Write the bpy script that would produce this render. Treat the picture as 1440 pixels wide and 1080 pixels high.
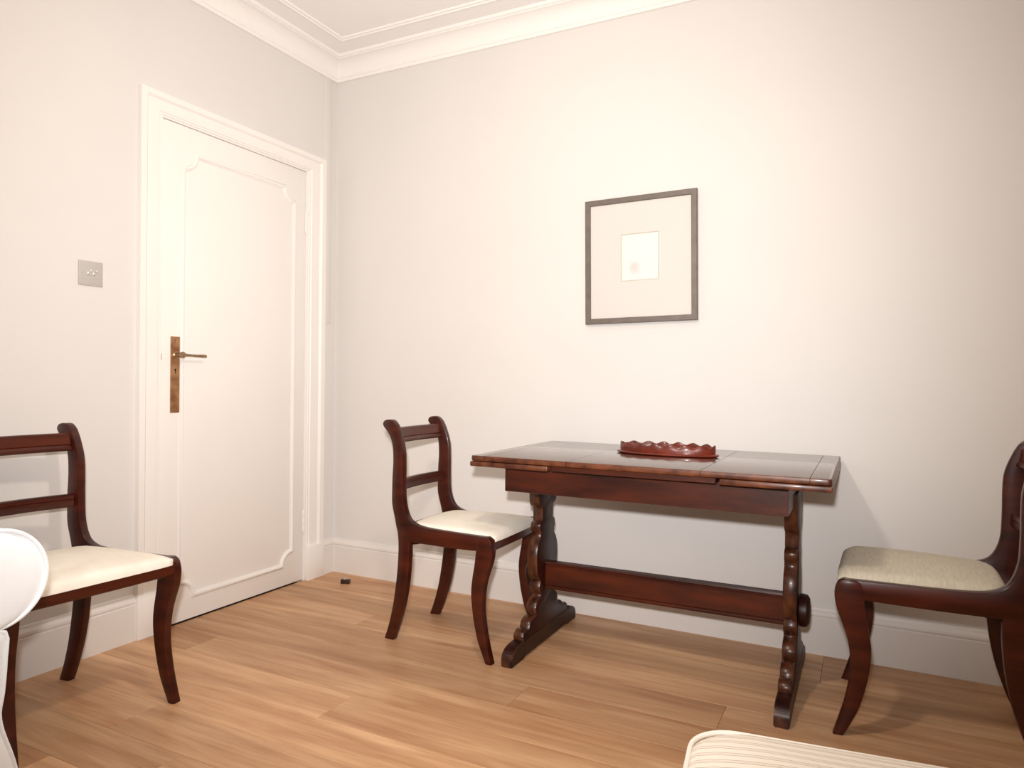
import bpy, bmesh, math, random
from mathutils import Vector, Matrix, noise
random.seed(7)
R = math.radians
S = bpy.context.scene
COL = S.collection
for o in list(bpy.data.objects):
    bpy.data.objects.remove(o, do_unlink=True)

# ------------------------------------------------------------ camera, world, lights, exposure
F_PX, YAW, PITCH, ROLL = 984.047, 0.468826, -0.0061067, 0.0111366
CAM = Vector((2.424104, -2.778209, 0.983294))
fw = Vector((-math.sin(YAW)*math.cos(PITCH), math.cos(YAW)*math.cos(PITCH), math.sin(PITCH)))
rt = fw.cross(Vector((0, 0, 1))).normalized(); up = rt.cross(fw)
rt2 = rt*math.cos(ROLL) + up*math.sin(ROLL); up2 = -rt*math.sin(ROLL) + up*math.cos(ROLL)
cd = bpy.data.cameras.new('camera'); cam = bpy.data.objects.new('camera', cd); COL.objects.link(cam)
cam.matrix_world = Matrix(((rt2.x, up2.x, -fw.x, CAM.x), (rt2.y, up2.y, -fw.y, CAM.y), (rt2.z, up2.z, -fw.z, CAM.z), (0, 0, 0, 1)))
cd.sensor_width = 36; cd.lens = F_PX/1440*36; cd.clip_start = 0.02
S.camera = cam
w = bpy.data.worlds.new('world'); S.world = w; w.use_nodes = True
w.node_tree.nodes['Background'].inputs[0].default_value = (0.9, 0.85, 0.8, 1)
w.node_tree.nodes['Background'].inputs[1].default_value = 0.02
S.view_settings.view_transform = 'Standard'; S.view_settings.look = 'None'
S.view_settings.exposure = 0.08; S.view_settings.gamma = 1.0; S.view_settings.use_curve_mapping = False

def point_light(name, loc, power, color, radius):
    l = bpy.data.lights.new(name, 'POINT'); l.energy = power; l.color = color; l.shadow_soft_size = radius
    o = bpy.data.objects.new(name, l); o.location = loc; COL.objects.link(o); return o
point_light('ceiling_lamp', (1.72, -1.68, 1.90), 36, (1.0, 0.86, 0.73), 0.055)      # the room's own hanging lamp, above the frame
fl = bpy.data.lights.new('camera_flash', 'SPOT'); fl.energy = 248; fl.color = (1.0, 0.97, 0.96); fl.shadow_soft_size = 0.03   # flash of the camera
fl.spot_size = R(98); fl.spot_blend = 1.0
fo = bpy.data.objects.new('camera_flash', fl); COL.objects.link(fo); fo.location = (2.40, -2.80, 1.13)
fd = (fw + rt2*(-45/F_PX) + up2*(55/F_PX)).normalized()
fo.rotation_euler = fd.to_track_quat('-Z', 'Y').to_euler()

# ------------------------------------------------------------ helpers
def mat(name, c1, c2=None, rough=0.5, scale=(4, 4, 4), detail=4, bump=0.0, bump_scale=60, coat=0.0, metal=0.0, spec=0.5, rnd=0.0, sheen=0.0):
    m = bpy.data.materials.new(name); m.use_nodes = True
    nt = m.node_tree; b = nt.nodes['Principled BSDF']
    b.inputs['Roughness'].default_value = rough; b.inputs['Metallic'].default_value = metal
    b.inputs['Coat Weight'].default_value = coat; b.inputs['Coat Roughness'].default_value = 0.12
    b.inputs['Specular IOR Level'].default_value = spec; b.inputs['Sheen Weight'].default_value = sheen
    tc = nt.nodes.new('ShaderNodeTexCoord'); mp = nt.nodes.new('ShaderNodeMapping')
    nt.links.new(tc.outputs['Object'], mp.inputs['Vector']); mp.inputs['Scale'].default_value = scale
    src = None
    if c2:
        n = nt.nodes.new('ShaderNodeTexNoise'); n.inputs['Detail'].default_value = detail; n.inputs['Scale'].default_value = 1.0
        nt.links.new(mp.outputs[0], n.inputs['Vector'])
        r = nt.nodes.new('ShaderNodeValToRGB'); r.color_ramp.elements[0].position = 0.3; r.color_ramp.elements[1].position = 0.7
        r.color_ramp.elements[0].color = (*c1, 1); r.color_ramp.elements[1].color = (*c2, 1)
        nt.links.new(n.outputs['Fac'], r.inputs['Fac']); nt.links.new(r.outputs['Color'], b.inputs['Base Color'])
    else:
        b.inputs['Base Color'].default_value = (*c1, 1)
    if bump:
        n2 = nt.nodes.new('ShaderNodeTexNoise'); n2.inputs['Scale'].default_value = bump_scale; n2.inputs['Detail'].default_value = 3
        nt.links.new(tc.outputs['Object'], n2.inputs['Vector'])
        bp = nt.nodes.new('ShaderNodeBump'); bp.inputs['Strength'].default_value = bump; bp.inputs['Distance'].default_value = 0.002
        nt.links.new(n2.outputs['Fac'], bp.inputs['Height']); nt.links.new(bp.outputs[0], b.inputs['Normal'])
    return m

MW = mat('wall_paint', (0.72, 0.70, 0.675), (0.74, 0.72, 0.695), 0.75, (2, 2, 2), bump=0.06, bump_scale=140, spec=0.25)
MC = mat('ceiling_paint', (0.86, 0.845, 0.83), (0.88, 0.865, 0.85), 0.8, (2, 2, 2), spec=0.2)
MT = mat('white_gloss_paint', (0.86, 0.83, 0.79), (0.88, 0.85, 0.81), 0.38, (3, 3, 3), bump=0.03, bump_scale=40)
MCO = mat('cornice_paint', (0.88, 0.86, 0.83), None, 0.7, spec=0.25)
MBB = mat('baseboard_paint', (0.76, 0.72, 0.68), (0.78, 0.74, 0.70), 0.5, (3, 3, 3))
MAH = mat('mahogany', (0.020, 0.0016, 0.0005), (0.070, 0.0105, 0.0030), 0.33, (5, 5, 30), 5, coat=0.12, spec=0.38)
MAHX = mat('mahogany_rail', (0.024, 0.0022, 0.0007), (0.082, 0.0135, 0.0040), 0.33, (9, 3, 26), 5, coat=0.12, spec=0.38)
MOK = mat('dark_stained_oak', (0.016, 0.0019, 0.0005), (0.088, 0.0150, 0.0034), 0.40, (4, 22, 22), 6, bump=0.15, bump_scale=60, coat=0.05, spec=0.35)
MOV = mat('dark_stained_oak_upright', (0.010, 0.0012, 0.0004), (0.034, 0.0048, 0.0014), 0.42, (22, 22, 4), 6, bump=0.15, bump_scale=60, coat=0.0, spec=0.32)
MOT = mat('tabletop_oak', (0.040, 0.016, 0.0085), (0.085, 0.034, 0.018), 0.28, (3, 26, 10), 6, bump=0.05, bump_scale=80, coat=0.9)
MOE = mat('worn_oak_edge', (0.040, 0.008, 0.003), (0.15, 0.045, 0.016), 0.40, (30, 30, 30), 5, coat=0.15)
MWE = mat('worn_scrolled_edge', (0.012, 0.0022, 0.0008), (0.105, 0.030, 0.010), 0.34, (34, 34, 22), 5, coat=0.1)
MTR = mat('red_mahogany_tray', (0.075, 0.008, 0.003), (0.17, 0.022, 0.008), 0.36, (8, 8, 20), 4, coat=0.2)
MSE = mat('cream_damask', (0.90, 0.85, 0.76), (0.82, 0.75, 0.65), 0.85, (14, 14, 14), 3, bump=0.25, bump_scale=300, spec=0.2)
MSL = mat('oatmeal_linen', (0.53, 0.48, 0.38), (0.62, 0.57, 0.47), 0.9, (160, 26, 60), 3, bump=0.3, bump_scale=500, spec=0.15)
MSO = mat('white_slipcover', (0.84, 0.88, 0.91), (0.88, 0.92, 0.95), 0.9, (6, 6, 6), 3, bump=0.2, bump_scale=350, spec=0.15)
MBR = mat('aged_brass', (0.24, 0.10, 0.04), (0.50, 0.28, 0.13), 0.45, (20, 20, 26), 4, metal=0.45)
MBD = mat('dull_brass_lever', (0.25, 0.16, 0.085), (0.40, 0.27, 0.16), 0.35, (30, 30, 30), 3, metal=0.75)
MBK = mat('black_hole', (0.01, 0.008, 0.006), None, 0.6)
MST = mat('brushed_steel', (0.48, 0.46, 0.44), (0.52, 0.50, 0.48), 0.6, (3, 3, 60), 3, metal=0.1)
MSW = mat('bright_chrome', (0.80, 0.77, 0.74), None, 0.25, metal=0.6)
MFR = mat('dark_pewter_frame', (0.135, 0.112, 0.096), (0.175, 0.148, 0.128), 0.45, (30, 30, 30), 4)
MMT = mat('cream_mat_board', (0.76, 0.715, 0.67), None, 0.8, spec=0.2)
MPB = mat('mat_bevel', (0.62, 0.54, 0.44), None, 0.8)
MRB = mat('dark_rubber', (0.018, 0.009, 0.008), (0.03, 0.015, 0.012), 0.30, (40, 40, 40), coat=0.3)
MSUB = mat('subfloor', (0.05, 0.03, 0.02), None, 0.9)

def wood_floor():
    m = bpy.data.materials.new('oak_plank'); m.use_nodes = True; nt = m.node_tree; b = nt.nodes['Principled BSDF']; L = nt.links.new
    tc = nt.nodes.new('ShaderNodeTexCoord'); oi = nt.nodes.new('ShaderNodeObjectInfo')
    mul = nt.nodes.new('ShaderNodeVectorMath'); mul.operation = 'SCALE'; mul.inputs[0].default_value = (37, 61, 19); L(oi.outputs['Random'], mul.inputs['Scale'])
    add = nt.nodes.new('ShaderNodeVectorMath'); add.operation = 'ADD'; L(tc.outputs['Object'], add.inputs[0]); L(mul.outputs[0], add.inputs[1])
    def nz(scale, det, dist=0.0):
        mp = nt.nodes.new('ShaderNodeMapping'); mp.inputs['Scale'].default_value = scale; L(add.outputs[0], mp.inputs['Vector'])
        n = nt.nodes.new('ShaderNodeTexNoise'); n.inputs['Scale'].default_value = 1; n.inputs['Detail'].default_value = det; n.inputs['Distortion'].default_value = dist
        L(mp.outputs[0], n.inputs['Vector']); return n
    a = nz((1.6, 14, 1), 5, 0.6); g = nz((7, 160, 1), 3)
    r = nt.nodes.new('ShaderNodeValToRGB'); e = r.color_ramp.elements
    e[0].position = 0.30; e[0].color = (0.43, 0.215, 0.104, 1); e[1].position = 0.70; e[1].color = (0.67, 0.415, 0.235, 1)
    L(a.outputs['Fac'], r.inputs['Fac'])
    # per-plank tone
    hs = nt.nodes.new('ShaderNodeHueSaturation'); L(r.outputs['Color'], hs.inputs['Color'])
    mr = nt.nodes.new('ShaderNodeMapRange'); mr.inputs['To Min'].default_value = 0.86; mr.inputs['To Max'].default_value = 1.12
    L(oi.outputs['Random'], mr.inputs['Value']); L(mr.outputs[0], hs.inputs['Value'])
    r2 = nt.nodes.new('ShaderNodeValToRGB'); r2.color_ramp.elements[0].position = 0.30; r2.color_ramp.elements[0].color = (0.78, 0.76, 0.72, 1)
    r2.color_ramp.elements[1].position = 0.55; r2.color_ramp.elements[1].color = (1, 1, 1, 1); L(g.outputs['Fac'], r2.inputs['Fac'])
    mx = nt.nodes.new('ShaderNodeMix'); mx.data_type = 'RGBA'; mx.blend_type = 'MULTIPLY'; mx.inputs['Factor'].default_value = 0.6
    L(hs.outputs[0], mx.inputs['A']); L(r2.outputs['Color'], mx.inputs['B'])
    mw = nt.nodes.new('ShaderNodeMapping'); mw.inputs['Scale'].default_value = (0.9, 7.0, 1); L(add.outputs[0], mw.inputs['Vector'])
    wv = nt.nodes.new('ShaderNodeTexWave'); wv.wave_type = 'BANDS'; wv.bands_direction = 'Y'; wv.inputs['Scale'].default_value = 0.9; wv.inputs['Distortion'].default_value = 9.0
    wv.inputs['Detail'].default_value = 2.0; wv.inputs['Detail Scale'].default_value = 0.9; L(mw.outputs[0], wv.inputs['Vector'])
    r3 = nt.nodes.new('ShaderNodeValToRGB'); r3.color_ramp.elements[0].position = 0.0; r3.color_ramp.elements[0].color = (0.80, 0.77, 0.72, 1)
    r3.color_ramp.elements[1].position = 0.45; r3.color_ramp.elements[1].color = (1, 1, 1, 1); L(wv.outputs['Fac'], r3.inputs['Fac'])
    m3 = nt.nodes.new('ShaderNodeMix'); m3.data_type = 'RGBA'; m3.blend_type = 'MULTIPLY'; m3.inputs['Factor'].default_value = 0.38
    L(mx.outputs['Result'], m3.inputs['A']); L(r3.outputs['Color'], m3.inputs['B']); L(m3.outputs['Result'], b.inputs['Base Color'])
    b.inputs['Roughness'].default_value = 0.42; b.inputs['Specular IOR Level'].default_value = 0.3
    return m
MFL = wood_floor()

def striped():
    m = bpy.data.materials.new('striped_ticking'); m.use_nodes = True; nt = m.node_tree; b = nt.nodes['Principled BSDF']; L = nt.links.new
    tc = nt.nodes.new('ShaderNodeTexCoord'); sx = nt.nodes.new('ShaderNodeSeparateXYZ'); L(tc.outputs['Object'], sx.inputs[0])
    ad = nt.nodes.new('ShaderNodeMath'); ad.operation = 'ADD'; L(sx.outputs['Y'], ad.inputs[0]); ad.inputs[1].default_value = 10
    mo = nt.nodes.new('ShaderNodeMath'); mo.operation = 'MODULO'; L(ad.outputs[0], mo.inputs[0]); mo.inputs[1].default_value = 0.022
    dv = nt.nodes.new('ShaderNodeMath'); dv.operation = 'DIVIDE'; L(mo.outputs[0], dv.inputs[0]); dv.inputs[1].default_value = 0.022
    r = nt.nodes.new('ShaderNodeValToRGB'); cr = r.color_ramp; cr.interpolation = 'CONSTANT'
    base = (0.76, 0.70, 0.62, 1); tan = (0.42, 0.29, 0.21, 1); gr = (0.52, 0.46, 0.41, 1)
    cr.elements[0].position = 0; cr.elements[0].color = base
    cr.elements[1].position = 0.30; cr.elements[1].color = tan
    for p_, c in ((0.36, base), (0.47, gr), (0.52, base), (0.63, tan), (0.69, base)):
        q = cr.elements.new(p_); q.color = c
    L(dv.outputs[0], r.inputs['Fac']); L(r.outputs['Color'], b.inputs['Base Color'])
    n2 = nt.nodes.new('ShaderNodeTexNoise'); n2.inputs['Scale'].default_value = 400; L(tc.outputs['Object'], n2.inputs['Vector'])
    bp = nt.nodes.new('ShaderNodeBump'); bp.inputs['Strength'].default_value = 0.2; bp.inputs['Distance'].default_value = 0.001
    L(n2.outputs['Fac'], bp.inputs['Height']); L(bp.outputs[0], b.inputs['Normal'])
    b.inputs['Roughness'].default_value = 0.9; b.inputs['Specular IOR Level'].default_value = 0.15
    return m
MOTT = striped()
MPI = mat('cream_piping', (0.76, 0.70, 0.62), None, 0.9, spec=0.15)

def pane_glass():
    m = bpy.data.materials.new('picture_glass'); m.use_nodes = True; nt = m.node_tree; L = nt.links.new
    nt.nodes.remove(nt.nodes['Principled BSDF']); out = nt.nodes['Material Output']
    t = nt.nodes.new('ShaderNodeBsdfTransparent'); g = nt.nodes.new('ShaderNodeBsdfGlossy'); g.inputs['Roughness'].default_value = 0.02
    fr = nt.nodes.new('ShaderNodeFresnel'); fr.inputs['IOR'].default_value = 1.45; mx = nt.nodes.new('ShaderNodeMixShader')
    L(fr.outputs[0], mx.inputs[0]); L(t.outputs[0], mx.inputs[1]); L(g.outputs[0], mx.inputs[2]); L(mx.outputs[0], out.inputs['Surface'])
    return m
MGL = pane_glass()

def print_mat():
    m = mat('sketch_paper', (0.82, 0.80, 0.78), None, 0.8, spec=0.2); nt = m.node_tree; b = nt.nodes['Principled BSDF']; L = nt.links.new
    tc = nt.nodes.new('ShaderNodeTexCoord')
    def blob(cx, cz, sx, sz):
        mp = nt.nodes.new('ShaderNodeMapping'); mp.vector_type = 'TEXTURE'; mp.inputs['Location'].default_value = (cx, 0, cz); mp.inputs['Scale'].default_value = (sx, 1000, sz)
        g = nt.nodes.new('ShaderNodeTexGradient'); g.gradient_type = 'SPHERICAL'; L(tc.outputs['Object'], mp.inputs['Vector']); L(mp.outputs[0], g.inputs['Vector']); return g
    n = nt.nodes.new('ShaderNodeTexNoise'); n.inputs['Scale'].default_value = 160; L(tc.outputs['Object'], n.inputs['Vector'])
    g1 = blob(-0.022, -0.042, 0.03, 0.034); mu = nt.nodes.new('ShaderNodeMath'); mu.operation = 'MULTIPLY'
    L(g1.outputs['Fac'], mu.inputs[0]); L(n.outputs['Fac'], mu.inputs[1])
    mx = nt.nodes.new('ShaderNodeMix'); mx.data_type = 'RGBA'; mx.inputs['A'].default_value = (0.82, 0.80, 0.78, 1); mx.inputs['B'].default_value = (0.55, 0.45, 0.36, 1)
    L(mu.outputs[0], mx.inputs['Factor']); L(mx.outputs['Result'], b.inputs['Base Color'])
    return m
MPR = print_mat()

def finish(name, bm, m, parent=None, smooth=40, loc=None):
    bmesh.ops.recalc_face_normals(bm, faces=bm.faces)
    me = bpy.data.meshes.new(name); bm.to_mesh(me); bm.free()
    ms = m if isinstance(m, (list, tuple)) else [m]
    for x in ms: me.materials.append(x)
    o = bpy.data.objects.new(name, me); COL.objects.link(o)
    if smooth:
        me.polygons.foreach_set('use_smooth', [True]*len(me.polygons)); me.set_sharp_from_angle(angle=R(smooth))
    if loc: o.location = loc
    if parent: o.parent = parent
    return o
def tag(o, label=None, cat=None, group=None, kind=None):
    for k, v in (('label', label), ('category', cat), ('group', group), ('kind', kind)):
        if v: o[k] = v
    return o
def empty(name, loc=(0, 0, 0), rz=0):
    o = bpy.data.objects.new(name, None); COL.objects.link(o); o.location = loc; o.rotation_euler = (0, 0, rz); o.empty_display_size = 0.05; return o
def add_box(bm, x0, x1, y0, y1, z0, z1, bev=0.0, seg=2, mi=0):
    r = bmesh.ops.create_cube(bm, size=1); vs = r['verts']
    for v in vs: v.co = Vector(((x0+x1)/2+v.co.x*(x1-x0), (y0+y1)/2+v.co.y*(y1-y0), (z0+z1)/2+v.co.z*(z1-z0)))
    if bev:
        es = list({e for v in vs for e in v.link_edges})
        bmesh.ops.bevel(bm, geom=es, offset=bev, segments=seg, profile=0.5, affect='EDGES', material=mi)
    return vs
def box(name, dims, m, parent=None, bev=0.0, seg=2, mi=0, origin=None):
    bm = bmesh.new(); add_box(bm, *dims, bev=bev, seg=seg, mi=mi)
    if origin is not None:
        bmesh.ops.translate(bm, verts=bm.verts, vec=-Vector(origin))
    return finish(name, bm, m, parent, loc=origin)
def lathe(bm, prof, center, axis='x', seg=28):
    """prof: list of (radius, along)."""
    rings = []
    for r_, a in prof:
        ring = []
        for k in range(seg):
            t = 2*math.pi*k/seg; c, s = r_*math.cos(t), r_*math.sin(t)
            co = {'x': (a, c, s), 'y': (c, a, s), 'z': (c, s, a)}[axis]
            ring.append(bm.verts.new(Vector(center)+Vector(co)))
        rings.append(ring)
    for i in range(len(rings)-1):
        for k in range(seg): bm.faces.new((rings[i][k], rings[i][(k+1) % seg], rings[i+1][(k+1) % seg], rings[i+1][k]))
    bm.faces.new(rings[0][::-1]); bm.faces.new(rings[-1])
def tube(bm, pts, rad, seg=8, closed=False, cap=True):
    n = len(pts); pts = [Vector(p) for p in pts]; rings = []
    ref = Vector((0, 0, 1))
    prev = None
    for i in range(n):
        a = pts[(i-1) % n] if (closed or i) else pts[i]; b = pts[(i+1) % n] if (closed or i < n-1) else pts[i]
        d = (b-a).normalized()
        if prev is None:
            x = d.cross(ref)
            if x.length < 1e-3: x = d.cross(Vector((1, 0, 0)))
        else: x = prev - d*prev.dot(d)
        x.normalize(); prev = x; y = d.cross(x)
        r_ = rad[i] if isinstance(rad, (list, tuple)) else rad
        rings.append([bm.verts.new(pts[i]+x*math.cos(2*math.pi*k/seg)*r_+y*math.sin(2*math.pi*k/seg)*r_) for k in range(seg)])
    m_ = n if closed else n-1
    for i in range(m_):
        A, B = rings[i], rings[(i+1) % n]
        off = 0
        if closed and i == n-1:
            off = min(range(seg), key=lambda k: (A[0].co-B[k].co).length)
        for k in range(seg): bm.faces.new((A[k], A[(k+1) % seg], B[(k+1+off) % seg], B[(k+off) % seg]))
    if cap and not closed: bm.faces.new(rings[0][::-1]); bm.faces.new(rings[-1])
def catmull(P, sub=4):
    out = []; n = len(P)
    for i in range(n-1):
        p0, p1, p2, p3 = P[max(i-1, 0)], P[i], P[i+1], P[min(i+2, n-1)]
        for s in range(sub):
            t = s/sub
            out.append(tuple(0.5*((2*b)+(-a+c)*t+(2*a-5*b+4*c-d)*t*t+(-a+3*b-3*c+d)*t**3) for a, b, c, d in zip(p0, p1, p2, p3)))
    out.append(tuple(P[-1])); return out
def extrude_profile(bm, prof, A, B, inward, m0=0.0, m1=0.0):
    """sweep a closed 2D profile (d = distance out from the wall, z) from A to B; m0/m1 = mitre slope at the ends."""
    A, B = Vector(A), Vector(B); d = (B-A).normalized(); inward = Vector(inward)
    ra = [bm.verts.new(A+inward*p+Vector((0, 0, z))+d*p*m0) for p, z in prof]
    rb = [bm.verts.new(B+inward*p+Vector((0, 0, z))-d*p*m1) for p, z in prof]
    n = len(prof)
    for i in range(n): bm.faces.new((ra[i], ra[(i+1) % n], rb[(i+1) % n], rb[i]))
    bm.faces.new(ra[::-1]); bm.faces.new(rb)

# ------------------------------------------------------------ room shell
XR, YB, H = 4.3, -4.6, 2.575
tag(box('ceiling', (-0.1, XR+0.1, YB-0.1, 0.1, H, H+0.12), MC), kind='structure')
tag(box('wall_back', (-0.12, XR+0.12, 0, 0.12, -0.1, H), MW), kind='structure')
tag(box('wall_right', (XR, XR+0.12, YB, 0, -0.1, H), MW), kind='structure')
tag(box('wall_rear', (-0.12, XR+0.12, YB-0.12, YB, -0.1, H), MW), kind='structure')
DY0, DY1, DZ = -0.985, -0.218, 1.972
bm = bmesh.new()
add_box(bm, -0.12, 0, DY1+0.012, 0, -0.1, H); add_box(bm, -0.12, 0, YB, DY0-0.012, -0.1, H); add_box(bm, -0.12, 0, DY0-0.012, DY1+0.012, DZ+0.012, H)
tag(finish('wall_left', bm, MW, smooth=0), kind='structure')

# floor: sub-floor with every oak plank as a part
floor = tag(box('floor', (-0.12, XR+0.12, YB-0.12, 0.12, -0.06, -0.016), MSUB), kind='structure')
meshes = {}
def plank(x0, x1, y0, y1):
    g = 0.0004
    key = (round(x1-x0, 3), round(y1-y0, 3))
    if key not in meshes:
        bm = bmesh.new(); hx, hy = (x1-x0)/2-g, (y1-y0)/2-g
        add_box(bm, -hx, hx, -hy, hy, -0.016, 0, bev=0.0006, seg=1)
        me = bpy.data.meshes.new('plank'); bmesh.ops.recalc_face_normals(bm, faces=bm.faces); bm.to_mesh(me); bm.free(); me.materials.append(MFL); meshes[key] = me
    o = bpy.data.objects.new('plank', meshes[key]); COL.objects.link(o); o.location = ((x0+x1)/2, (y0+y1)/2, 0); o.parent = floor
known = {4: [1.47], 3: [2.057], 2: [0.62, 2.82], 5: [0.25, 2.15], 6: [1.02, 3.0], 7: [1.9], 8: [0.55, 2.5], 1: [1.3, 3.3], 0: [2.3]}
y = -0.0; row = 0; PW = 0.1595
edges = [0.0, -0.11]
while edges[-1] > YB: edges.append(edges[-1]-PW)
edges[-1] = YB
for i in range(len(edges)-1):
    if abs(edges[i]-edges[i+1]) < 0.01: continue
    ends = known.get(i-1) if i >= 1 else [2.3]
    if ends is None:
        s0 = random.uniform(0.3, 2.0); ends = [s0, s0+2.0]
    xs = [0.0]+[e for e in ends if e < XR-0.1]+[XR]
    for a, b in zip(xs, xs[1:]): plank(a, b, edges[i+1], edges[i])

# baseboards
bp = [(0, 0), (0.019, 0), (0.019, 0.132), (0.0165, 0.1345), (0.0165, 0.138), (0.019, 0.1405), (0.0195, 0.146), (0.018, 0.151), (0.013, 0.156), (0.009, 0.160), (0.0075, 0.167), (0.0045, 0.170), (0, 0.170)]
bm = bmesh.new(); extrude_profile(bm, bp, (0, 0, 0), (XR, 0, 0), (0, -1, 0), 1, 1); tag(finish('baseboard_back', bm, MBB, smooth=25), kind='structure')
bm = bmesh.new(); extrude_profile(bm, bp, (0, 0, 0), (0, -0.0985, 0), (1, 0, 0), 1, 0); extrude_profile(bm, bp, (0, -1.094, 0), (0, YB, 0), (1, 0, 0), 0, 1)
tag(finish('baseboard_left', bm, MBB, smooth=25), kind='structure')
bm = bmesh.new(); extrude_profile(bm, bp, (XR, 0, 0), (XR, YB, 0), (-1, 0, 0), 1, 1); tag(finish('baseboard_right', bm, MBB, smooth=25), kind='structure')
bm = bmesh.new(); extrude_profile(bm, bp, (0, YB, 0), (XR, YB, 0), (0, 1, 0), 1, 1); tag(finish('baseboard_rear', bm, MBB, smooth=25), kind='structure')

# cornice: cove with fillets, then a separate double bead on the ceiling
Z0 = 2.479
cp = [(0, Z0), (0.012, Z0), (0.014, Z0+0.004), (0.014, Z0+0.013), (0.019, Z0+0.016)]
for k in range(0, 9):
    t = math.pi/2*k/8; cp.append((0.019+0.062*(1-math.cos(t)), Z0+0.016+0.062*math.sin(t)))
cp += [(0.083, Z0+0.078), (0.083, Z0+0.083), (0.090, Z0+0.083), (0.094, Z0+0.087), (0.095, H+0.001), (0, H+0.001)]
bead = [(0.192, H+0.001), (0.192, H-0.004), (0.197, H-0.009), (0.202, H-0.009), (0.206, H-0.004), (0.211, H-0.004), (0.214, H-0.007), (0.219, H-0.007), (0.222, H-0.003), (0.222, H+0.001)]
for idx, prof in ((1, cp), (2, bead)):
    bm = bmesh.new()
    extrude_profile(bm, prof, (0, 0, 0), (XR, 0, 0), (0, -1, 0), 1, 1)
    extrude_profile(bm, prof, (0, 0, 0), (0, YB, 0), (1, 0, 0), 1, 1)
    extrude_profile(bm, prof, (XR, 0, 0), (XR, YB, 0), (-1, 0, 0), 1, 1)
    extrude_profile(bm, prof, (0, YB, 0), (XR, YB, 0), (0, 1, 0), 1, 1)
    tag(finish('trim_%d' % idx, bm, MCO, smooth=35), kind='structure')

# door architrave with back band, steps and plinth blocks
AY0, AY1, AZ = -1.092, -0.0997, 2.06
arch = [(0.0, 0.0), (0.026, 0.0), (0.026, 0.024), (0.021, 0.029), (0.017, 0.033), (0.017, 0.080), (0.013, 0.084), (0.013, 0.091), (0.008, 0.093), (0.008, 0.100), (0.0, 0.1005)]   # (out of wall, inwards from the outer edge)
bm = bmesh.new(); WS = (0.100, 0.1125, 0.085)
def arch_ring(y, z, sy, sz, wy, wz):
    return [bm.verts.new((d, y+sy*e/0.1005*wy, z-sz*e/0.1005*wz)) for d, e in arch]
rings = [arch_ring(AY0, 0.165, 1, 0, WS[0], 0), arch_ring(AY0, AZ, 1, 1, WS[0], WS[2]), arch_ring(AY1, AZ, -1, 1, WS[1], WS[2]), arch_ring(AY1, 0.165, -1, 0, WS[1], 0)]
for a, b in zip(rings, rings[1:]):
    n = len(arch)
    for i in range(n): bm.faces.new((a[i], a[(i+1) % n], b[(i+1) % n], b[i]))
bm.faces.new(rings[0][::-1]); bm.faces.new(rings[-1])
add_box(bm, 0, 0.030, AY0-0.003, AY0+0.098, 0, 0.165, bev=0.002); add_box(bm, 0, 0.030, AY1-0.110, AY1+0.003, 0, 0.165, bev=0.002)
tag(finish('trim_3', bm, MT, smooth=30), kind='structure')
# lining of the opening and stop
bm = bmesh.new()
add_box(bm, -0.12, 0.004, DY0-0.0125, DY0-0.003, 0, DZ+0.003); add_box(bm, -0.12, 0.004, DY1+0.003, DY1+0.0125, 0, DZ+0.003); add_box(bm, -0.12, 0.004, DY0-0.0125, DY1+0.0125, DZ+0.003, DZ+0.0125)
add_box(bm, -0.075, -0.045, DY0-0.003, DY0+0.012, 0, DZ); add_box(bm, -0.075, -0.045, DY1-0.012, DY1+0.003, 0, DZ)
tag(finish('trim_4', bm, MT, smooth=0), kind='structure')
# painted conduit cover between the architrave and the corner
tag(box('trim_5', (0, 0.003, -0.094, -0.034, 1.255, Z0+0.002), MW, bev=0.0007), kind='structure')

# door
door = tag(empty('door_1', (0, (DY0+DY1)/2, 0)), kind='structure'); OY = (DY0+DY1)/2
def dloc(o): o.location = (0, -OY, 0); return o
dloc(box('door_leaf', (-0.042, 0.0, DY0-0.0018, DY1+0.0018, 0.006, DZ+0.0018), MT, door, bev=0.0015))
PY0, PY1, PZ0, PZ1, SR = -0.895, -0.292, 0.100, 1.868, 0.062
path = []
def arc(cy, cz, a0, a1):
    for k in range(9):
        a = a0+(a1-a0)*k/8; path.append((cy+SR*math.cos(a), cz+SR*math.sin(a)))
arc(PY0, PZ0, math.pi/2, 0); arc(PY1, PZ0, math.pi, math.pi/2); arc(PY1, PZ1, -math.pi/2, -math.pi); arc(PY0, PZ1, 0, -math.pi/2)
bm = bmesh.new(); n = len(path); prof = [(-0.011, 0.0), (-0.010, 0.004), (-0.006, 0.0085), (0, 0.0105), (0.005, 0.0085), (0.007, 0.004), (0.011, 0.003), (0.0115, 0.0)]
rr = []
for i in range(n):
    P, A, B = Vector(path[i]), Vector(path[i-1]), Vector(path[(i+1) % n])
    d1 = (P-A).normalized(); d2 = (B-P).normalized(); nn = Vector((-(d1+d2).y, (d1+d2).x)).normalized(); k = 1/max(0.5, nn.dot(Vector((-d1.y, d1.x))))
    rr.append([bm.verts.new((h, P.x+nn.x*s*k, P.y+nn.y*s*k)) for s, h in prof])
for i in range(n):
    for j in range(len(prof)-1): bm.faces.new((rr[i][j], rr[i][j+1], rr[(i+1) % n][j+1], rr[(i+1) % n][j]))
dloc(finish('panel_moulding', bm, MT, door, smooth=35))
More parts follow.
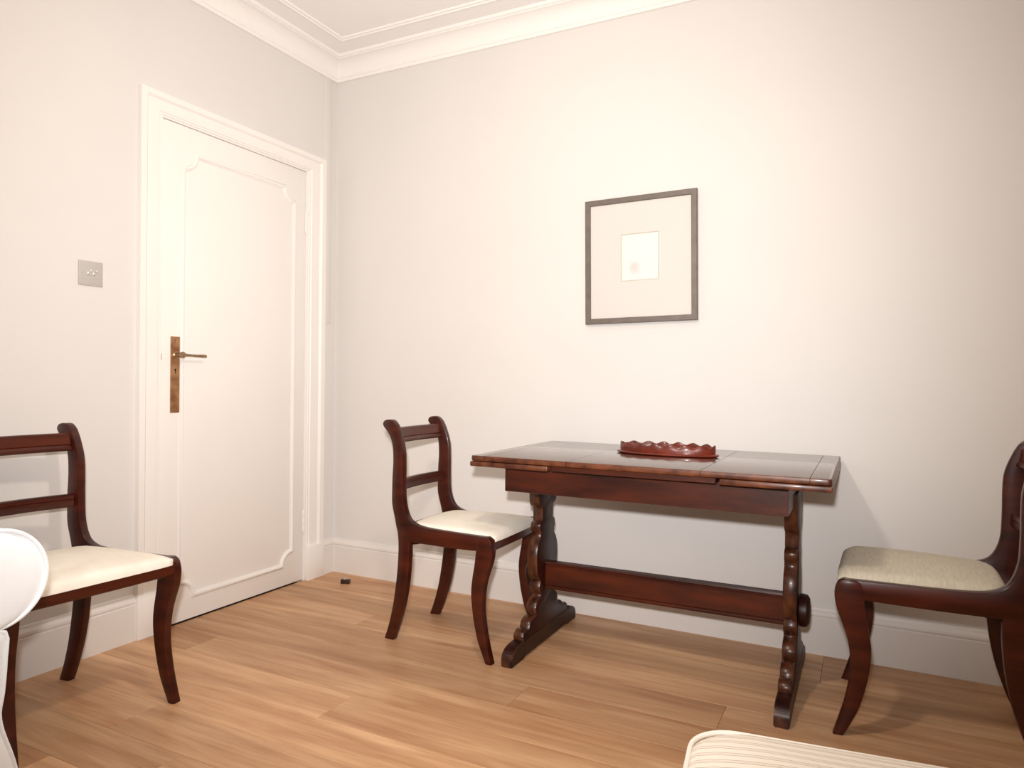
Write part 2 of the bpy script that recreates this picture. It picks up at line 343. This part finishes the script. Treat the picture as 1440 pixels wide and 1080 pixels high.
# handle plate (> lever, keyhole, screw)
pl = box('handle_plate', (0, 0.004, -0.9455, -0.9055, 0.839, 1.138), MBR, door, bev=0.0012); pl.location = (0, -OY, 0); pl['label'] = 'long aged brass handle plate'
bm = bmesh.new()
lathe(bm, [(0.013, 0.003), (0.014, 0.008), (0.009, 0.012), (0.0085, 0.034), (0.011, 0.040), (0.0125, 0.048), (0.010, 0.054), (0.003, 0.057)], (0, -0.9255, 1.066), 'x', 20)
pts = [(0.046, -0.9255, 1.066), (0.047, -0.905, 1.0655), (0.046, -0.885, 1.065), (0.045, -0.86, 1.0645), (0.044, -0.835, 1.0645), (0.044, -0.818, 1.0645), (0.044, -0.814, 1.0645)]
tube(bm, pts, [0.0062, 0.0052, 0.0046, 0.0052, 0.0062, 0.0066, 0.004], 12)
lv = finish('lever', bm, MBD, pl); lv['label'] = 'dull brass lever'
bm = bmesh.new(); lathe(bm, [(0.0038, 0.0035), (0.0038, 0.0046)], (0, -0.9255, 1.008), 'x', 14); add_box(bm, 0.0035, 0.0046, -0.9272, -0.9238, 0.992, 1.008); finish('keyhole', bm, MBK, pl)
for z in (0.852, 1.126):
    bm = bmesh.new(); lathe(bm, [(0.0042, 0.004), (0.0036, 0.0052), (0.001, 0.0056)], (0, -0.9255, z), 'x', 12); finish('screw', bm, MBD, pl)
bm = bmesh.new(); add_box(bm, 0.0, 0.0035, DY0-0.0035, DY0+0.001, 1.045, 1.070, bev=0.0005); dloc(finish('latch', bm, MST, door))
for z in (1.73, 0.285):
    bm = bmesh.new()
    for k in range(3): lathe(bm, [(0.0052, -0.0165+0.0), (0.0058, -0.015), (0.0058, 0.015), (0.0052, 0.0165)], (0.004, DY1+0.001, z+(k-1)*0.034), 'z', 14)
    lathe(bm, [(0.003, -0.056), (0.0048, -0.053), (0.0048, 0.053), (0.003, 0.056)], (0.004, DY1+0.001, z), 'z', 12)
    dloc(finish('hinge', bm, MT, door))

# ------------------------------------------------------------ light switch
sw = tag(empty('light_switch', (0, -1.2625, 1.3375)), 'brushed steel double toggle light switch on the wall left of the door', 'light switch')
box('plate', (0, 0.004, -0.043, 0.043, -0.043, 0.043), MST, sw, bev=0.0015)
for dy in (-0.010, 0.010):
    bm = bmesh.new(); lathe(bm, [(0.0075, 0.0035), (0.0075, 0.006), (0.0055, 0.009), (0.003, 0.010)], (0, dy, 0), 'x', 18); bz = finish('toggle_collar', bm, MSW, sw)
    bm = bmesh.new(); tube(bm, [(0.008, dy, 0), (0.014, dy, 0.004), (0.021, dy, 0.0085), (0.0225, dy, 0.0095)], [0.0026, 0.0030, 0.0042, 0.002], 12); finish('toggle', bm, MSW, sw)
for dy in (-0.030, 0.030):
    bm = bmesh.new(); lathe(bm, [(0.0034, 0.0035), (0.0032, 0.0052), (0.001, 0.0056)], (0, dy, 0), 'x', 14); finish('screw', bm, MST, sw)

# ------------------------------------------------------------ framed picture
pic = tag(empty('framed_picture', (1.597, 0, 1.479)), 'small pale sketch in a wide cream mat and dark grey frame, hanging above the table', 'picture')
pic.rotation_euler = (0, R(-0.9), 0)
W2, H2, FB, FD = 0.232, 0.2575, 0.0225, 0.022
bm = bmesh.new()
fp = [(0, 0), (0, FD-0.002), (0.002, FD), (FB-0.002, FD), (FB, FD-0.002), (FB, 0)]
rg = []
for sx, sz in ((-1, -1), (1, -1), (1, 1), (-1, 1)):
    rg.append([bm.verts.new((sx*(W2-e), -d, sz*(H2-e))) for e, d in fp])
for i in range(4):
    for j in range(len(fp)): bm.faces.new((rg[i][j], rg[i][(j+1) % 6], rg[(i+1) % 4][(j+1) % 6], rg[(i+1) % 4][j]))
finish('frame', bm, MFR, pic, smooth=25)
# mat board with bevelled window
ww, wh, wz = 0.0765, 0.0935, 0.010
bm = bmesh.new()
def rect(a, b, yy, cz=0): return [bm.verts.new((sx*a, yy, cz+sz*b)) for sx, sz in ((-1, -1), (1, -1), (1, 1), (-1, 1))]
o1 = rect(W2-FB+0.001, H2-FB+0.001, -0.0115); i1 = rect(ww+0.003, wh+0.003, -0.0115, wz); i2 = rect(ww, wh, -0.0085, wz); ob = rect(W2-FB+0.001, H2-FB+0.001, -0.002)
for i in range(4):
    j = (i+1) % 4
    bm.faces.new((o1[i], o1[j], i1[j], i1[i])); f = bm.faces.new((i1[i], i1[j], i2[j], i2[i])); f.material_index = 1; bm.faces.new((ob[i], ob[j], o1[j], o1[i]))
finish('mat_board', bm, [MMT, MPB], pic, smooth=0)
bm = bmesh.new(); add_box(bm, -ww-0.004, ww+0.004, -0.0083, -0.006, -wh-0.004, wh+0.004)
sk = finish('sketch', bm, MPR, pic, smooth=0, loc=(0, 0, wz)); sk['label'] = 'faint pencil sketch on white paper'
box('glass_pane', (-W2+FB-0.001, W2-FB+0.001, -0.0155, -0.0140, -H2+FB-0.001, H2-FB+0.001), MGL, pic)

# ------------------------------------------------------------ trestle table
TX, TY = 1.783, -0.365
tb = tag(empty('trestle_table', (TX, TY, 0)), 'dark oak draw-leaf trestle table with scrolled end legs, standing against the wall', 'table')
hx, hy = 0.5625, 0.345
xs = [-hx, -0.507, -0.211, 0.211, 0.507, hx]
for i in range(5):
    bm = bmesh.new(); g = 0.0007
    add_box(bm, xs[i]+(g if i else 0), xs[i+1]-(g if i < 4 else 0), -hy, hy, 0.706, 0.724)
    ce = [e for e in bm.edges if abs(e.verts[0].co.z-e.verts[1].co.z) > 0.01 and all(abs(abs(v.co.x)-hx) < 1e-4 for v in e.verts)]
    if ce: bmesh.ops.bevel(bm, geom=ce, offset=0.012, segments=4, profile=0.5, affect='EDGES')
    outer = [e for e in bm.edges if abs(e.verts[0].co.z-e.verts[1].co.z) < 1e-5 and not (all(abs(v.co.x-xs[i]) < 0.001 for v in e.verts) and i) and not (all(abs(v.co.x-xs[i+1]) < 0.001 for v in e.verts) and i < 4)]
    bmesh.ops.bevel(bm, geom=outer, offset=0.0035, segments=2, profile=0.5, affect='EDGES', material=1)
    for f in bm.faces:
        if abs(f.normal.z) < 0.5: f.material_index = 1
    finish('top_board', bm, [MOT, MOE], tb, smooth=35)
def leaf(x0, x1, name='draw_leaf', yo=0.0):
    bm = bmesh.new(); add_box(bm, x0, x1, -hy-0.002+yo, hy-yo, 0.687, 0.7045, bev=0.0045, seg=2, mi=1)
    for f in bm.faces:
        f.normal_update()
        if abs(f.normal.z) < 0.5: f.material_index = 1
    return finish(name, bm, [MOK, MOE], tb, smooth=35)
leaf(-hx-0.002, -0.275); leaf(0.266, hx+0.002); box('centre_bearer', (-0.264, 0.254, -0.336, 0.336, 0.688, 0.7045), [MOK, MOE], tb, bev=0.0015, seg=1, mi=1)
box('apron', (-0.465, 0.447, -0.275, -0.255, 0.600, 0.687), [MOK, MOE], tb, bev=0.0015, seg=1, mi=1)
box('apron', (-0.465, 0.447, 0.255, 0.275, 0.600, 0.687), [MOK, MOE], tb, bev=0.0015, seg=1, mi=1)
box('apron', (-0.465, -0.445, -0.255, 0.255, 0.600, 0.687), MOK, tb, bev=0.001, seg=1)
box('apron', (0.427, 0.447, -0.255, 0.255, 0.600, 0.687), MOK, tb, bev=0.001, seg=1)
half = [(0.100, 0.640), (0.100, 0.600), (0.084, 0.570), (0.080, 0.530), (0.072, 0.520), (0.050, 0.512), (0.046, 0.500), (0.048, 0.480), (0.046, 0.462), (0.064, 0.456), (0.069, 0.446), (0.067, 0.428), (0.058, 0.420), (0.062, 0.402),
        (0.080, 0.385), (0.091, 0.360), (0.094, 0.330), (0.092, 0.295), (0.086, 0.265), (0.070, 0.247), (0.058, 0.238), (0.066, 0.226), (0.068, 0.212), (0.062, 0.198), (0.050, 0.190), (0.052, 0.182), (0.076, 0.176), (0.094, 0.160), (0.100, 0.145), (0.094, 0.130),
        (0.092, 0.124), (0.120, 0.124), (0.142, 0.114), (0.150, 0.100), (0.152, 0.092), (0.178, 0.098), (0.198, 0.088), (0.204, 0.074), (0.198, 0.060), (0.198, 0.055)]
for cx in (1.340-TX, 2.220-TX):
    bm = bmesh.new()
    pr = [(-d, z) for d, z in half]+[(d, z) for d, z in reversed(half)]
    v0 = [bm.verts.new((cx-0.020, a, z)) for a, z in pr]; f0 = bm.faces.new(v0)
    ex = bmesh.ops.extrude_face_region(bm, geom=[f0]); vs = [g for g in ex['geom'] if isinstance(g, bmesh.types.BMVert)]; bmesh.ops.translate(bm, verts=vs, vec=(0.040, 0, 0))
    es = [e for e in bm.edges if abs(e.verts[0].co.x-e.verts[1].co.x) < 1e-6]
    bmesh.ops.bevel(bm, geom=es, offset=0.002, segments=1, affect='EDGES', material=1)
    for f in bm.faces:
        f.normal_update()
        if abs(f.normal.x) < 0.3: f.material_index = 1
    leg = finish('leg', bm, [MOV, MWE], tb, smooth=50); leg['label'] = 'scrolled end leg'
    # sled foot
    fo = [(-0.292, 0.0), (-0.293, 0.026), (-0.286, 0.044), (-0.268, 0.056), (-0.240, 0.063), (-0.215, 0.064), (0.215, 0.064), (0.240, 0.063), (0.268, 0.056), (0.286, 0.044), (0.293, 0.026), (0.292, 0.0), (0.20, 0.0), (0.19, 0.006), (-0.19, 0.006), (-0.20, 0.0)]
    bm = bmesh.new(); v0 = [bm.verts.new((cx-0.0215, a, z)) for a, z in fo]; f0 = bm.faces.new(v0)
    ex = bmesh.ops.extrude_face_region(bm, geom=[f0]); vs = [g for g in ex['geom'] if isinstance(g, bmesh.types.BMVert)]; bmesh.ops.translate(bm, verts=vs, vec=(0.043, 0, 0))
    es = [e for e in bm.edges if abs(e.verts[0].co.x-e.verts[1].co.x) < 1e-6]
    bmesh.ops.bevel(bm, geom=es, offset=0.003, segments=2, affect='EDGES', material=1)
    for f in bm.faces:
        f.normal_update()
        if abs(f.normal.y) > 0.75: f.material_index = 1
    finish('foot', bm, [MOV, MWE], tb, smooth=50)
    out = 1 if cx > 0 else -1
    bm = bmesh.new(); a0 = cx+out*0.019
    lathe(bm, [(0.020, a0), (0.050, a0+out*0.004), (0.052, a0+out*0.012), (0.050, a0+out*0.026), (0.040, a0+out*0.033), (0.015, a0+out*0.036)], (0, 0, 0.258), 'x', 32); finish('tenon_boss', bm, MOV, tb)
# stretcher with beaded edges
sp = [(-0.016, 0.203), (-0.017, 0.208), (-0.013, 0.212), (-0.013, 0.2145), (-0.017, 0.219), (-0.017, 0.286), (-0.013, 0.2905), (-0.013, 0.293), (-0.017, 0.297), (-0.015, 0.3035)]
sp = sp+[(-a, z) for a, z in reversed(sp)]
bm = bmesh.new(); ra = [bm.verts.new((1.358-TX, a, z)) for a, z in sp]; rb = [bm.verts.new((2.202-TX, a, z+0.003)) for a, z in sp]
for i in range(len(sp)): bm.faces.new((ra[i], ra[(i+1) % len(sp)], rb[(i+1) % len(sp)], rb[i]))
bm.faces.new(ra[::-1]); bm.faces.new(rb); finish('stretcher', bm, MOK, tb, smooth=30)

# ------------------------------------------------------------ gallery tray
tr = tag(empty('gallery_tray', (1.795, -0.315, 0.7243)), 'small oval red mahogany tray with scalloped gallery rim on the table', 'tray')
def ell(a, b, t): return (a*math.cos(t), b*math.sin(t))
bm = bmesh.new(); pf = [(0.0, 0.0), (0.172, 0.0), (0.180, 0.002), (0.182, 0.005), (0.180, 0.008), (0.174, 0.0095), (0.0, 0.0095)]; rings = []
N = 72
for r_, z in pf[1:-1]:
    rings.append([bm.verts.new((*ell(r_, r_-0.105, 2*math.pi*k/N), z)) for k in range(N)])
for a, b in zip(rings, rings[1:]):
    for k in range(N): bm.faces.new((a[k], a[(k+1) % N], b[(k+1) % N], b[k]))
bm.faces.new(rings[0][::-1]); bm.faces.new(rings[-1]); finish('base', bm, MTR, tr, smooth=50)
# scalloped gallery, arcs spaced evenly along the oval
bm = bmesh.new(); N = 280; A_, B_ = 0.1665, 0.0625
ts = [2*math.pi*k/N for k in range(N)]; ln = [0]
for k in range(N):
    p0, p1 = Vector(ell(A_, B_, ts[k])), Vector(ell(A_, B_, 2*math.pi*(k+1)/N)); ln.append(ln[-1]+(p1-p0).length)
q = []
for k in range(N):
    ph = ln[k]/ln[-1]*14*2*math.pi; h = 0.0365+0.0042*math.cos(ph)
    t = ts[k]; col = []
    for s, z in ((0.0025, 0.009), (0.0035, h*0.5), (0.0030, h-0.0015), (0.001, h), (-0.001, h), (-0.0030, h-0.0015), (-0.0020, h*0.5), (-0.0025, 0.009)):
        col.append(bm.verts.new((*ell(A_+s, B_+s, t), z)))
    q.append(col)
for k in range(N):
    for j in range(8): bm.faces.new((q[k][j], q[k][(j+1) % 8], q[(k+1) % N][(j+1) % 8], q[(k+1) % N][j]))
finish('gallery', bm, MTR, tr, smooth=60)

# ------------------------------------------------------------ door stop
bm = bmesh.new(); add_box(bm, -0.022, 0.022, -0.013, 0.013, 0, 0.021, bev=0.004, seg=3)
for v in bm.verts:
    if v.co.z > 0.012 and v.co.x > 0.0: v.co.z -= 0.0015
ds = empty('door_stop', (0.212, -0.150, 0.0), R(22)); tag(ds, 'tiny dark rubber door stop lying on the floor near the room corner', 'door stop')
finish('block', bm, MRB, ds)
bm = bmesh.new(); lathe(bm, [(0.006, 0.019), (0.0075, 0.0215), (0.0055, 0.023), (0.002, 0.0235)], (-0.004, 0, 0), 'z', 16); finish('cap', bm, MST, ds)

# ------------------------------------------------------------ dining chairs
def strip(bm, Lp, Rp, th, sub=4, ch=0.0045):
    Ls, Rs = catmull(Lp, sub), catmull(Rp, sub); rings = []
    for (lu, lz), (ru, rz) in zip(Ls, Rs):
        L_, R_ = Vector((lu, 0, lz)), Vector((ru, 0, rz)); d = R_-L_; wd = d.length; d.normalize(); c = min(ch, wd*0.35); h = th/2
        ring = []
        for base, sgn in ((L_, 1), (R_, -1)):
            e = d*sgn
            sq = [(0, -h+c), (0, h-c), (c*0.3, h-c*0.3), (c, h)] if sgn == 1 else [(c, h), (c*0.3, h-c*0.3), (0, h-c), (0, -h+c), (c*0.3, -h+c*0.3), (c, -h)]
            for s, v in sq: ring.append(bm.verts.new(base+e*s+Vector((0, v, 0))))
        ring.append(bm.verts.new(L_+d*c+Vector((0, -h, 0)))); ring.append(bm.verts.new(L_+d*c*0.3+Vector((0, -h+c*0.3, 0))))
        rings.append(ring)
    n = len(rings[0])
    for a, b in zip(rings, rings[1:]):
        for k in range(n): bm.faces.new((a[k], a[(k+1) % n], b[(k+1) % n], b[k]))
    bm.faces.new(rings[0][::-1]); bm.faces.new(rings[-1])

POST_L = [(0.016, 0.8275), (0.000, 0.824), (-0.009, 0.812), (-0.004, 0.800), (0.010, 0.786), (0.028, 0.762), (0.040, 0.725), (0.043, 0.671), (0.040, 0.615), (0.039, 0.562), (0.040, 0.512), (0.053, 0.462), (0.066, 0.415), (0.085, 0.384), (0.126, 0.379), (0.176, 0.378), (0.276, 0.379), (0.360, 0.381), (0.420, 0.384), (0.462, 0.392)]
POST_R = [(0.018, 0.8280), (0.036, 0.8255), (0.053, 0.811), (0.062, 0.796), (0.070, 0.778), (0.082, 0.744), (0.0895, 0.709), (0.0915, 0.660), (0.0915, 0.615), (0.0925, 0.570), (0.095, 0.528), (0.105, 0.489), (0.122, 0.461), (0.150, 0.446), (0.182, 0.4405), (0.220, 0.4385), (0.290, 0.4375), (0.370, 0.4375), (0.440, 0.4375), (0.468, 0.4365)]
REAR_L = [(0.066, 0.420), (0.071, 0.377), (0.0715, 0.330), (0.067, 0.258), (0.057, 0.182), (0.046, 0.121), (0.028, 0.053), (0.009, 0.0)]
REAR_R = [(0.124, 0.420), (0.126, 0.360), (0.125, 0.310), (0.118, 0.232), (0.104, 0.155), (0.088, 0.098), (0.069, 0.042), (0.052, 0.0)]
FRONT_L = [(0.440, 0.4370), (0.425, 0.425), (0.421, 0.384), (0.415, 0.333), (0.407, 0.286), (0.403, 0.245), (0.405, 0.203), (0.413, 0.149), (0.429, 0.083), (0.450, 0.032), (0.465, 0.0)]
FRONT_R = [(0.468, 0.4375), (0.482, 0.427), (0.490, 0.396), (0.484, 0.352), (0.470, 0.312), (0.458, 0.270), (0.452, 0.225), (0.452, 0.170), (0.463, 0.100), (0.477, 0.045), (0.490, 0.0)]
TH = 0.026
def make_chair(loc, heading, label, rear_w, splay, su, seat_mat, seat_rise):
    ch = tag(empty('dining_chair', (loc[0], loc[1], 0), heading), label, 'chair')
    sc = lambda P: [(u*su, z) for u, z in P]
    sides = {}
    for s in (-1, 1):
        # side plane: outer face starts at lateral s*rear_w/2 and runs outwards by the splay
        def place(o): o.location = (0, s*(rear_w/2-TH/2), 0); o.rotation_euler = (0, 0, s*splay); return o
        bm = bmesh.new(); strip(bm, sc(POST_L), sc(POST_R), TH); place(finish('back_post', bm, MAH, ch, smooth=38))
        bm = bmesh.new(); strip(bm, sc(REAR_L), sc(REAR_R), TH*0.94); place(finish('leg', bm, MAH, ch, smooth=38))
        bm = bmesh.new(); strip(bm, sc(FRONT_L), sc(FRONT_R), TH*1.08); place(finish('leg', bm, MAH, ch, smooth=38))
    tan = math.tan(splay); hw = lambda u: rear_w/2-TH/2+u*su*tan      # centre line of a side at u
    def rail(name, pts, u0, bow, th, m, x_end):
        """pts: closed section (du, z) ; spans between sides, bowed backwards by bow."""
        bm = bmesh.new(); n_ = 14; rr_ = []
        for k in range(n_+1):
            t = -1+2*k/n_; off = -bow*(1-t*t)
            rr_.append([bm.verts.new(((u0+du)*su+off, t*x_end, z)) for du, z in pts])
        for a, b in zip(rr_, rr_[1:]):
            for k in range(len(pts)): bm.faces.new((a[k], a[(k+1) % len(pts)], b[(k+1) % len(pts)], b[k]))
        bm.faces.new(rr_[0][::-1]); bm.faces.new(rr_[-1]); return finish(name, bm, m, ch, smooth=32)
    # top rail: flat panel with a bead along its lower edge, leaning like the post
    rail('top_rail', [(0.034, 0.797), (0.048, 0.797), (0.052, 0.794), (0.0565, 0.762), (0.0545, 0.7595), (0.0575, 0.757), (0.062, 0.752), (0.063, 0.746), (0.060, 0.741), (0.050, 0.739), (0.044, 0.741)], 0.0, 0.010, 0, MAHX, hw(0.05)-0.004)
    rail('middle_rail', [(0.056, 0.603), (0.070, 0.603), (0.074, 0.600), (0.0745, 0.588), (0.072, 0.5855), (0.0745, 0.583), (0.0745, 0.572), (0.071, 0.5615), (0.058, 0.5605), (0.055, 0.565)], 0.0, 0.016, 0, MAHX, hw(0.065)-0.004)
    rail('seat_rail', [(0.076, 0.385), (0.100, 0.385), (0.102, 0.430), (0.076, 0.432)], 0.0, 0.0, 0, MAHX, hw(0.09)-0.004)
    rail('seat_rail', [(0.452, 0.386), (0.476, 0.387), (0.480, 0.392), (0.480, 0.426), (0.477, 0.430), (0.452, 0.430)], 0.0, -0.004, 0, MAHX, hw(0.465)-0.004)
    # corner brackets under the seat
    for s in (-1, 1):
        bm = bmesh.new(); y0 = s*(hw(0.12)-0.012); pts = [(0.118*su, y0), (0.170*su, y0+s*0.004), (0.118*su, y0-s*0.045)]
        lo = [bm.verts.new((a, b, 0.362 if i == 0 else 0.374)) for i, (a, b) in enumerate(pts)]; hi = [bm.verts.new((a, b, 0.392)) for a, b in pts]
        bm.faces.new(lo); bm.faces.new(hi)
        for i in range(3): bm.faces.new((lo[i], lo[(i+1) % 3], hi[(i+1) % 3], hi[i]))
        finish('corner_block', bm, MAHX, ch, smooth=0)
    # upholstered drop-in seat, softly domed
    bm = bmesh.new(); NU, NV = 30, 26; g = []
    U0, U1 = 0.104*su, 0.486*su
    for i in range(NU+1):
        a = -1+2*i/NU; rowv = []
        for j in range(NV+1):
            b = -1+2*j/NV
            # round the corners
            u = (U0+U1)/2+(U1-U0)/2*a*(1-0.030*b**6)
            half_w = rear_w/2-0.017+u*tan+0.001
            if u < 0.14*su: half_w -= 0.006
            if a > 0.84: half_w -= 0.014*((a-0.84)/0.16)**2
            v = half_w*b
            e = (1-abs(a)**7)*(1-abs(b)**6)
            z = 0.434+seat_rise*(0.42*min(1, e*2.2)+0.58*(1-a*a*0.9)*(1-b*b*0.9))*(1 if e > 0 else 0)
            rowv.append(bm.verts.new((u, v, z)))
        g.append(rowv)
    for i in range(NU):
        for j in range(NV): bm.faces.new((g[i][j], g[i+1][j], g[i+1][j+1], g[i][j+1]))
    bmesh.ops.recalc_face_normals(bm, faces=bm.faces)
    be = [e for e in bm.edges if e.is_boundary]
    ex = bmesh.ops.extrude_edge_only(bm, edges=be); vs = [x for x in ex['geom'] if isinstance(x, bmesh.types.BMVert)]
    for v in vs: v.co.z = 0.418
    bmesh.ops.contextual_create(bm, geom=[e for e in bm.edges if e.is_boundary])
    finish('seat', bm, seat_mat, ch, smooth=70)
    return ch
make_chair((0.795, -0.4625), R(1.0), 'dark mahogany dining chair with cream seat, standing between the door and the trestle table', 0.339, R(5.0), 1.0, MSE, 0.026)
make_chair((0.091, -1.545), R(-3.5), 'dark mahogany dining chair with cream seat, left of the door beside the white sofa arm', 0.290, R(10.5), 1.0, MSE, 0.026)
make_chair((2.886, -0.412), R(178.5), 'dark mahogany dining chair with oatmeal linen seat, right of the trestle table', 0.355, R(4.8), 1.085, MSL, 0.038)

# ------------------------------------------------------------ white slipcovered sofa (only the end of one arm is in view)
sofa = tag(empty('sofa', (0.45, -2.98, 0)), 'white slipcovered sofa with piped rolled arm at the left edge', 'sofa')
SO = Vector((0.45, -2.98, 0)); XF = 0.85
def arm_outline(yo, s):
    """outline of the arm seen from the front: roll on the outer side. s=+1 roll towards +y. yo = y of roll centre"""
    P = []
    cz, r_ = 0.563, 0.101
    P += [(yo-0.150, 0.05), (yo-0.150, 0.50), (yo-0.135, 0.585), (yo-0.10, 0.640), (yo-0.05, 0.662)]
    for k in range(0, 13):
        a = math.pi/2-k*(math.pi+0.25)/12
        P.append((yo+r_*math.cos(a), cz+r_*math.sin(a)))
    P += [(yo+0.020, 0.452), (yo+0.021, 0.40), (yo+0.016, 0.33), (yo+0.010, 0.29), (yo+0.016, 0.25), (yo+0.037, 0.18), (yo+0.054, 0.10), (yo+0.064, 0.03)]
    return [((y_-yo)*s+yo, z) for y_, z in P]
def sofa_arm(yo, s):
    out = arm_outline(yo, s)
    out = catmull(out, 3)
    bm = bmesh.new(); NX = 26; rings = []
    for i in range(NX+1):
        t = i/NX; x = 0.10+(XF-0.10)*t
        ring = []
        for (y_, z) in out:
            wv = noise.noise(Vector((x*7, y_*9, z*6)))*0.005
            if i == NX: wv = 0
            ring.append(bm.verts.new((x, y_+wv*s, z+(wv*0.6 if z > 0.2 else 0))))
        rings.append(ring)
    n_ = len(out)
    for a, b in zip(rings, rings[1:]):
        for k in range(n_): bm.faces.new((a[k], a[(k+1) % n_], b[(k+1) % n_], b[k]))
    bm.faces.new(rings[0][::-1])
    # bulging, softly creased front panel
    cy = yo-0.03*s
    prev = rings[-1]; c0 = Vector((0, cy, 0))
    for step, sc_ in enumerate((0.93, 0.82, 0.66, 0.48, 0.30, 0.14)):
        ring = []
        for k, (y_, z) in enumerate(out):
            zc = min(max(z, 0.10), 0.56)
            yy = cy+(y_-cy)*sc_; zz = zc+(z-zc)*sc_
            cr = noise.noise(Vector((yy*26, zz*5, 1.3)))*0.011*(1-sc_*0.5)
            ring.append(bm.verts.new((XF+0.014*(1-sc_**3)+cr, yy, zz)))
        for k in range(n_): bm.faces.new((prev[k], prev[(k+1) % n_], ring[(k+1) % n_], ring[k]))
        prev = ring
    bm.faces.new(prev)
    arm = finish('arm', bm, MSO, sofa, smooth=70); arm.location = -SO
    bm = bmesh.new(); tube(bm, [(XF+0.001, y_, z) for y_, z in out], 0.0045, 8); pp = finish('piping', bm, MSO, arm)
    return arm
sofa_arm(-1.986, 1); sofa_arm(-3.974, -1)
def soft_box(name, dims, m, parent, bev=0.04, puff=0.02, sub=7, off=SO):
    bm = bmesh.new(); x0, x1, y0, y1, z0, z1 = dims
    add_box(bm, *dims, bev=bev, seg=3)
    bmesh.ops.subdivide_edges(bm, edges=[e for e in bm.edges if e.calc_length() > 0.1], cuts=sub, use_grid_fill=True)
    for v in bm.verts:
        a, b = 2*(v.co.x-x0)/(x1-x0)-1, 2*(v.co.y-y0)/(y1-y0)-1
        if v.co.z > (z0+z1)/2: v.co.z += puff*max(0, (1-a*a))*max(0, (1-b*b))
        v.co.z += noise.noise(v.co*7)*0.003
    o = finish(name, bm, m, parent, smooth=70); o.location = -off; return o
soft_box('base', (0.12, 0.84, -3.83, -2.13, 0.06, 0.34), MSO, sofa, 0.02, 0.0)
soft_box('back_rest', (0.06, 0.30, -3.83, -2.13, 0.30, 0.86), MSO, sofa, 0.07, 0.01)
for y0 in (-3.825, -2.975): soft_box('seat_cushion', (0.29, 0.86, y0, y0+0.84, 0.335, 0.47), MSO, sofa, 0.035, 0.02)
# gathered skirt with box pleats along the front and the end in view
bm = bmesh.new()
def skirt(A, B, nrm):
    A, B, nrm = Vector(A), Vector(B), Vector(nrm); n_ = int((B-A).length/0.012); top = []; bot = []
    for k in range(n_+1):
        P = A.lerp(B, k/n_); wv = 0.006*math.sin(k*1.15)+0.004*math.sin(k*0.43)
        top.append(bm.verts.new(P+nrm*0.004+Vector((0, 0, 0.20)))); bot.append(bm.verts.new(P+nrm*(0.016+wv)+Vector((0, 0, 0.012))))
    for k in range(n_): bm.faces.new((top[k], top[k+1], bot[k+1], bot[k]))
skirt((0.855, -3.83, 0), (0.855, -2.12, 0), (1, 0, 0))
r_ = bmesh.ops.solidify(bm, geom=bm.faces[:], thickness=0.003)
sk = finish('skirt', bm, MSO, sofa, smooth=70); sk.location = -SO
for x_, y_ in ((0.16, -2.20), (0.80, -2.20), (0.16, -3.76), (0.80, -3.76)):
    bm = bmesh.new(); lathe(bm, [(0.018, 0.0), (0.024, 0.02), (0.026, 0.07)], (x_, y_, 0), 'z', 16); f_ = finish('leg', bm, MAH, sofa); f_.location = -SO

# ------------------------------------------------------------ striped ottoman at the bottom edge
OX, OYc = 2.592, -1.842
ot = tag(empty('ottoman', (OX, OYc, 0), R(7)), 'cream ottoman with thin tan stripes and piped edges at the bottom of the photo', 'ottoman')
def rounded(a, b, r_, n_=9):
    P = []
    for cx, cy, a0 in ((a-r_, b-r_, 0), (-a+r_, b-r_, 90), (-a+r_, -b+r_, 180), (a-r_, -b+r_, 270)):
        for k in range(n_): t = R(a0+90*k/(n_-1)); P.append((cx+r_*math.cos(t), cy+r_*math.sin(t)))
    return P
HX, HY = 0.395, 0.310
bm = bmesh.new(); rings = []
for ins, z0_ in ((0.030, 0.10), (0.018, 0.16), (0.010, 0.24), (0.003, 0.31), (0.0, 0.355), (0.002, 0.376), (0.010, 0.392), (0.024, 0.402), (0.05, 0.409), (0.09, 0.415), (0.14, 0.420), (0.20, 0.4235), (0.26, 0.4255), (0.30, 0.426)):
    z = z0_+0.010*min(1, z0_/0.35); r0 = max(0.005, 0.090-ins*0.28)
    ring = [bm.verts.new((x_, y_, z+noise.noise(Vector((x_*6, y_*6, z*9)))*0.0025)) for x_, y_ in rounded(HX-ins, max(HY-ins, 0.006), min(r0, max(HY-ins, 0.006)-0.001))]
    rings.append(ring)
for a, b in zip(rings, rings[1:]):
    n_ = len(a)
    for k in range(n_): bm.faces.new((a[k], a[(k+1) % n_], b[(k+1) % n_], b[k]))
bm.faces.new(rings[0][::-1]); bm.faces.new(rings[-1]); finish('cushion', bm, MOTT, ot, smooth=80)
bm = bmesh.new(); tube(bm, [(x_, y_, 0.404) for x_, y_ in rounded(HX-0.010, HY-0.010, 0.07)], 0.0042, 8, closed=True); finish('piping', bm, MPI, ot)
for sx in (-1, 1):
    for sy in (-1, 1):
        bm = bmesh.new(); lathe(bm, [(0.016, 0.0), (0.020, 0.015), (0.026, 0.105)], (sx*(HX-0.09), sy*(HY-0.09), 0), 'z', 18); finish('leg', bm, MAH, ot)
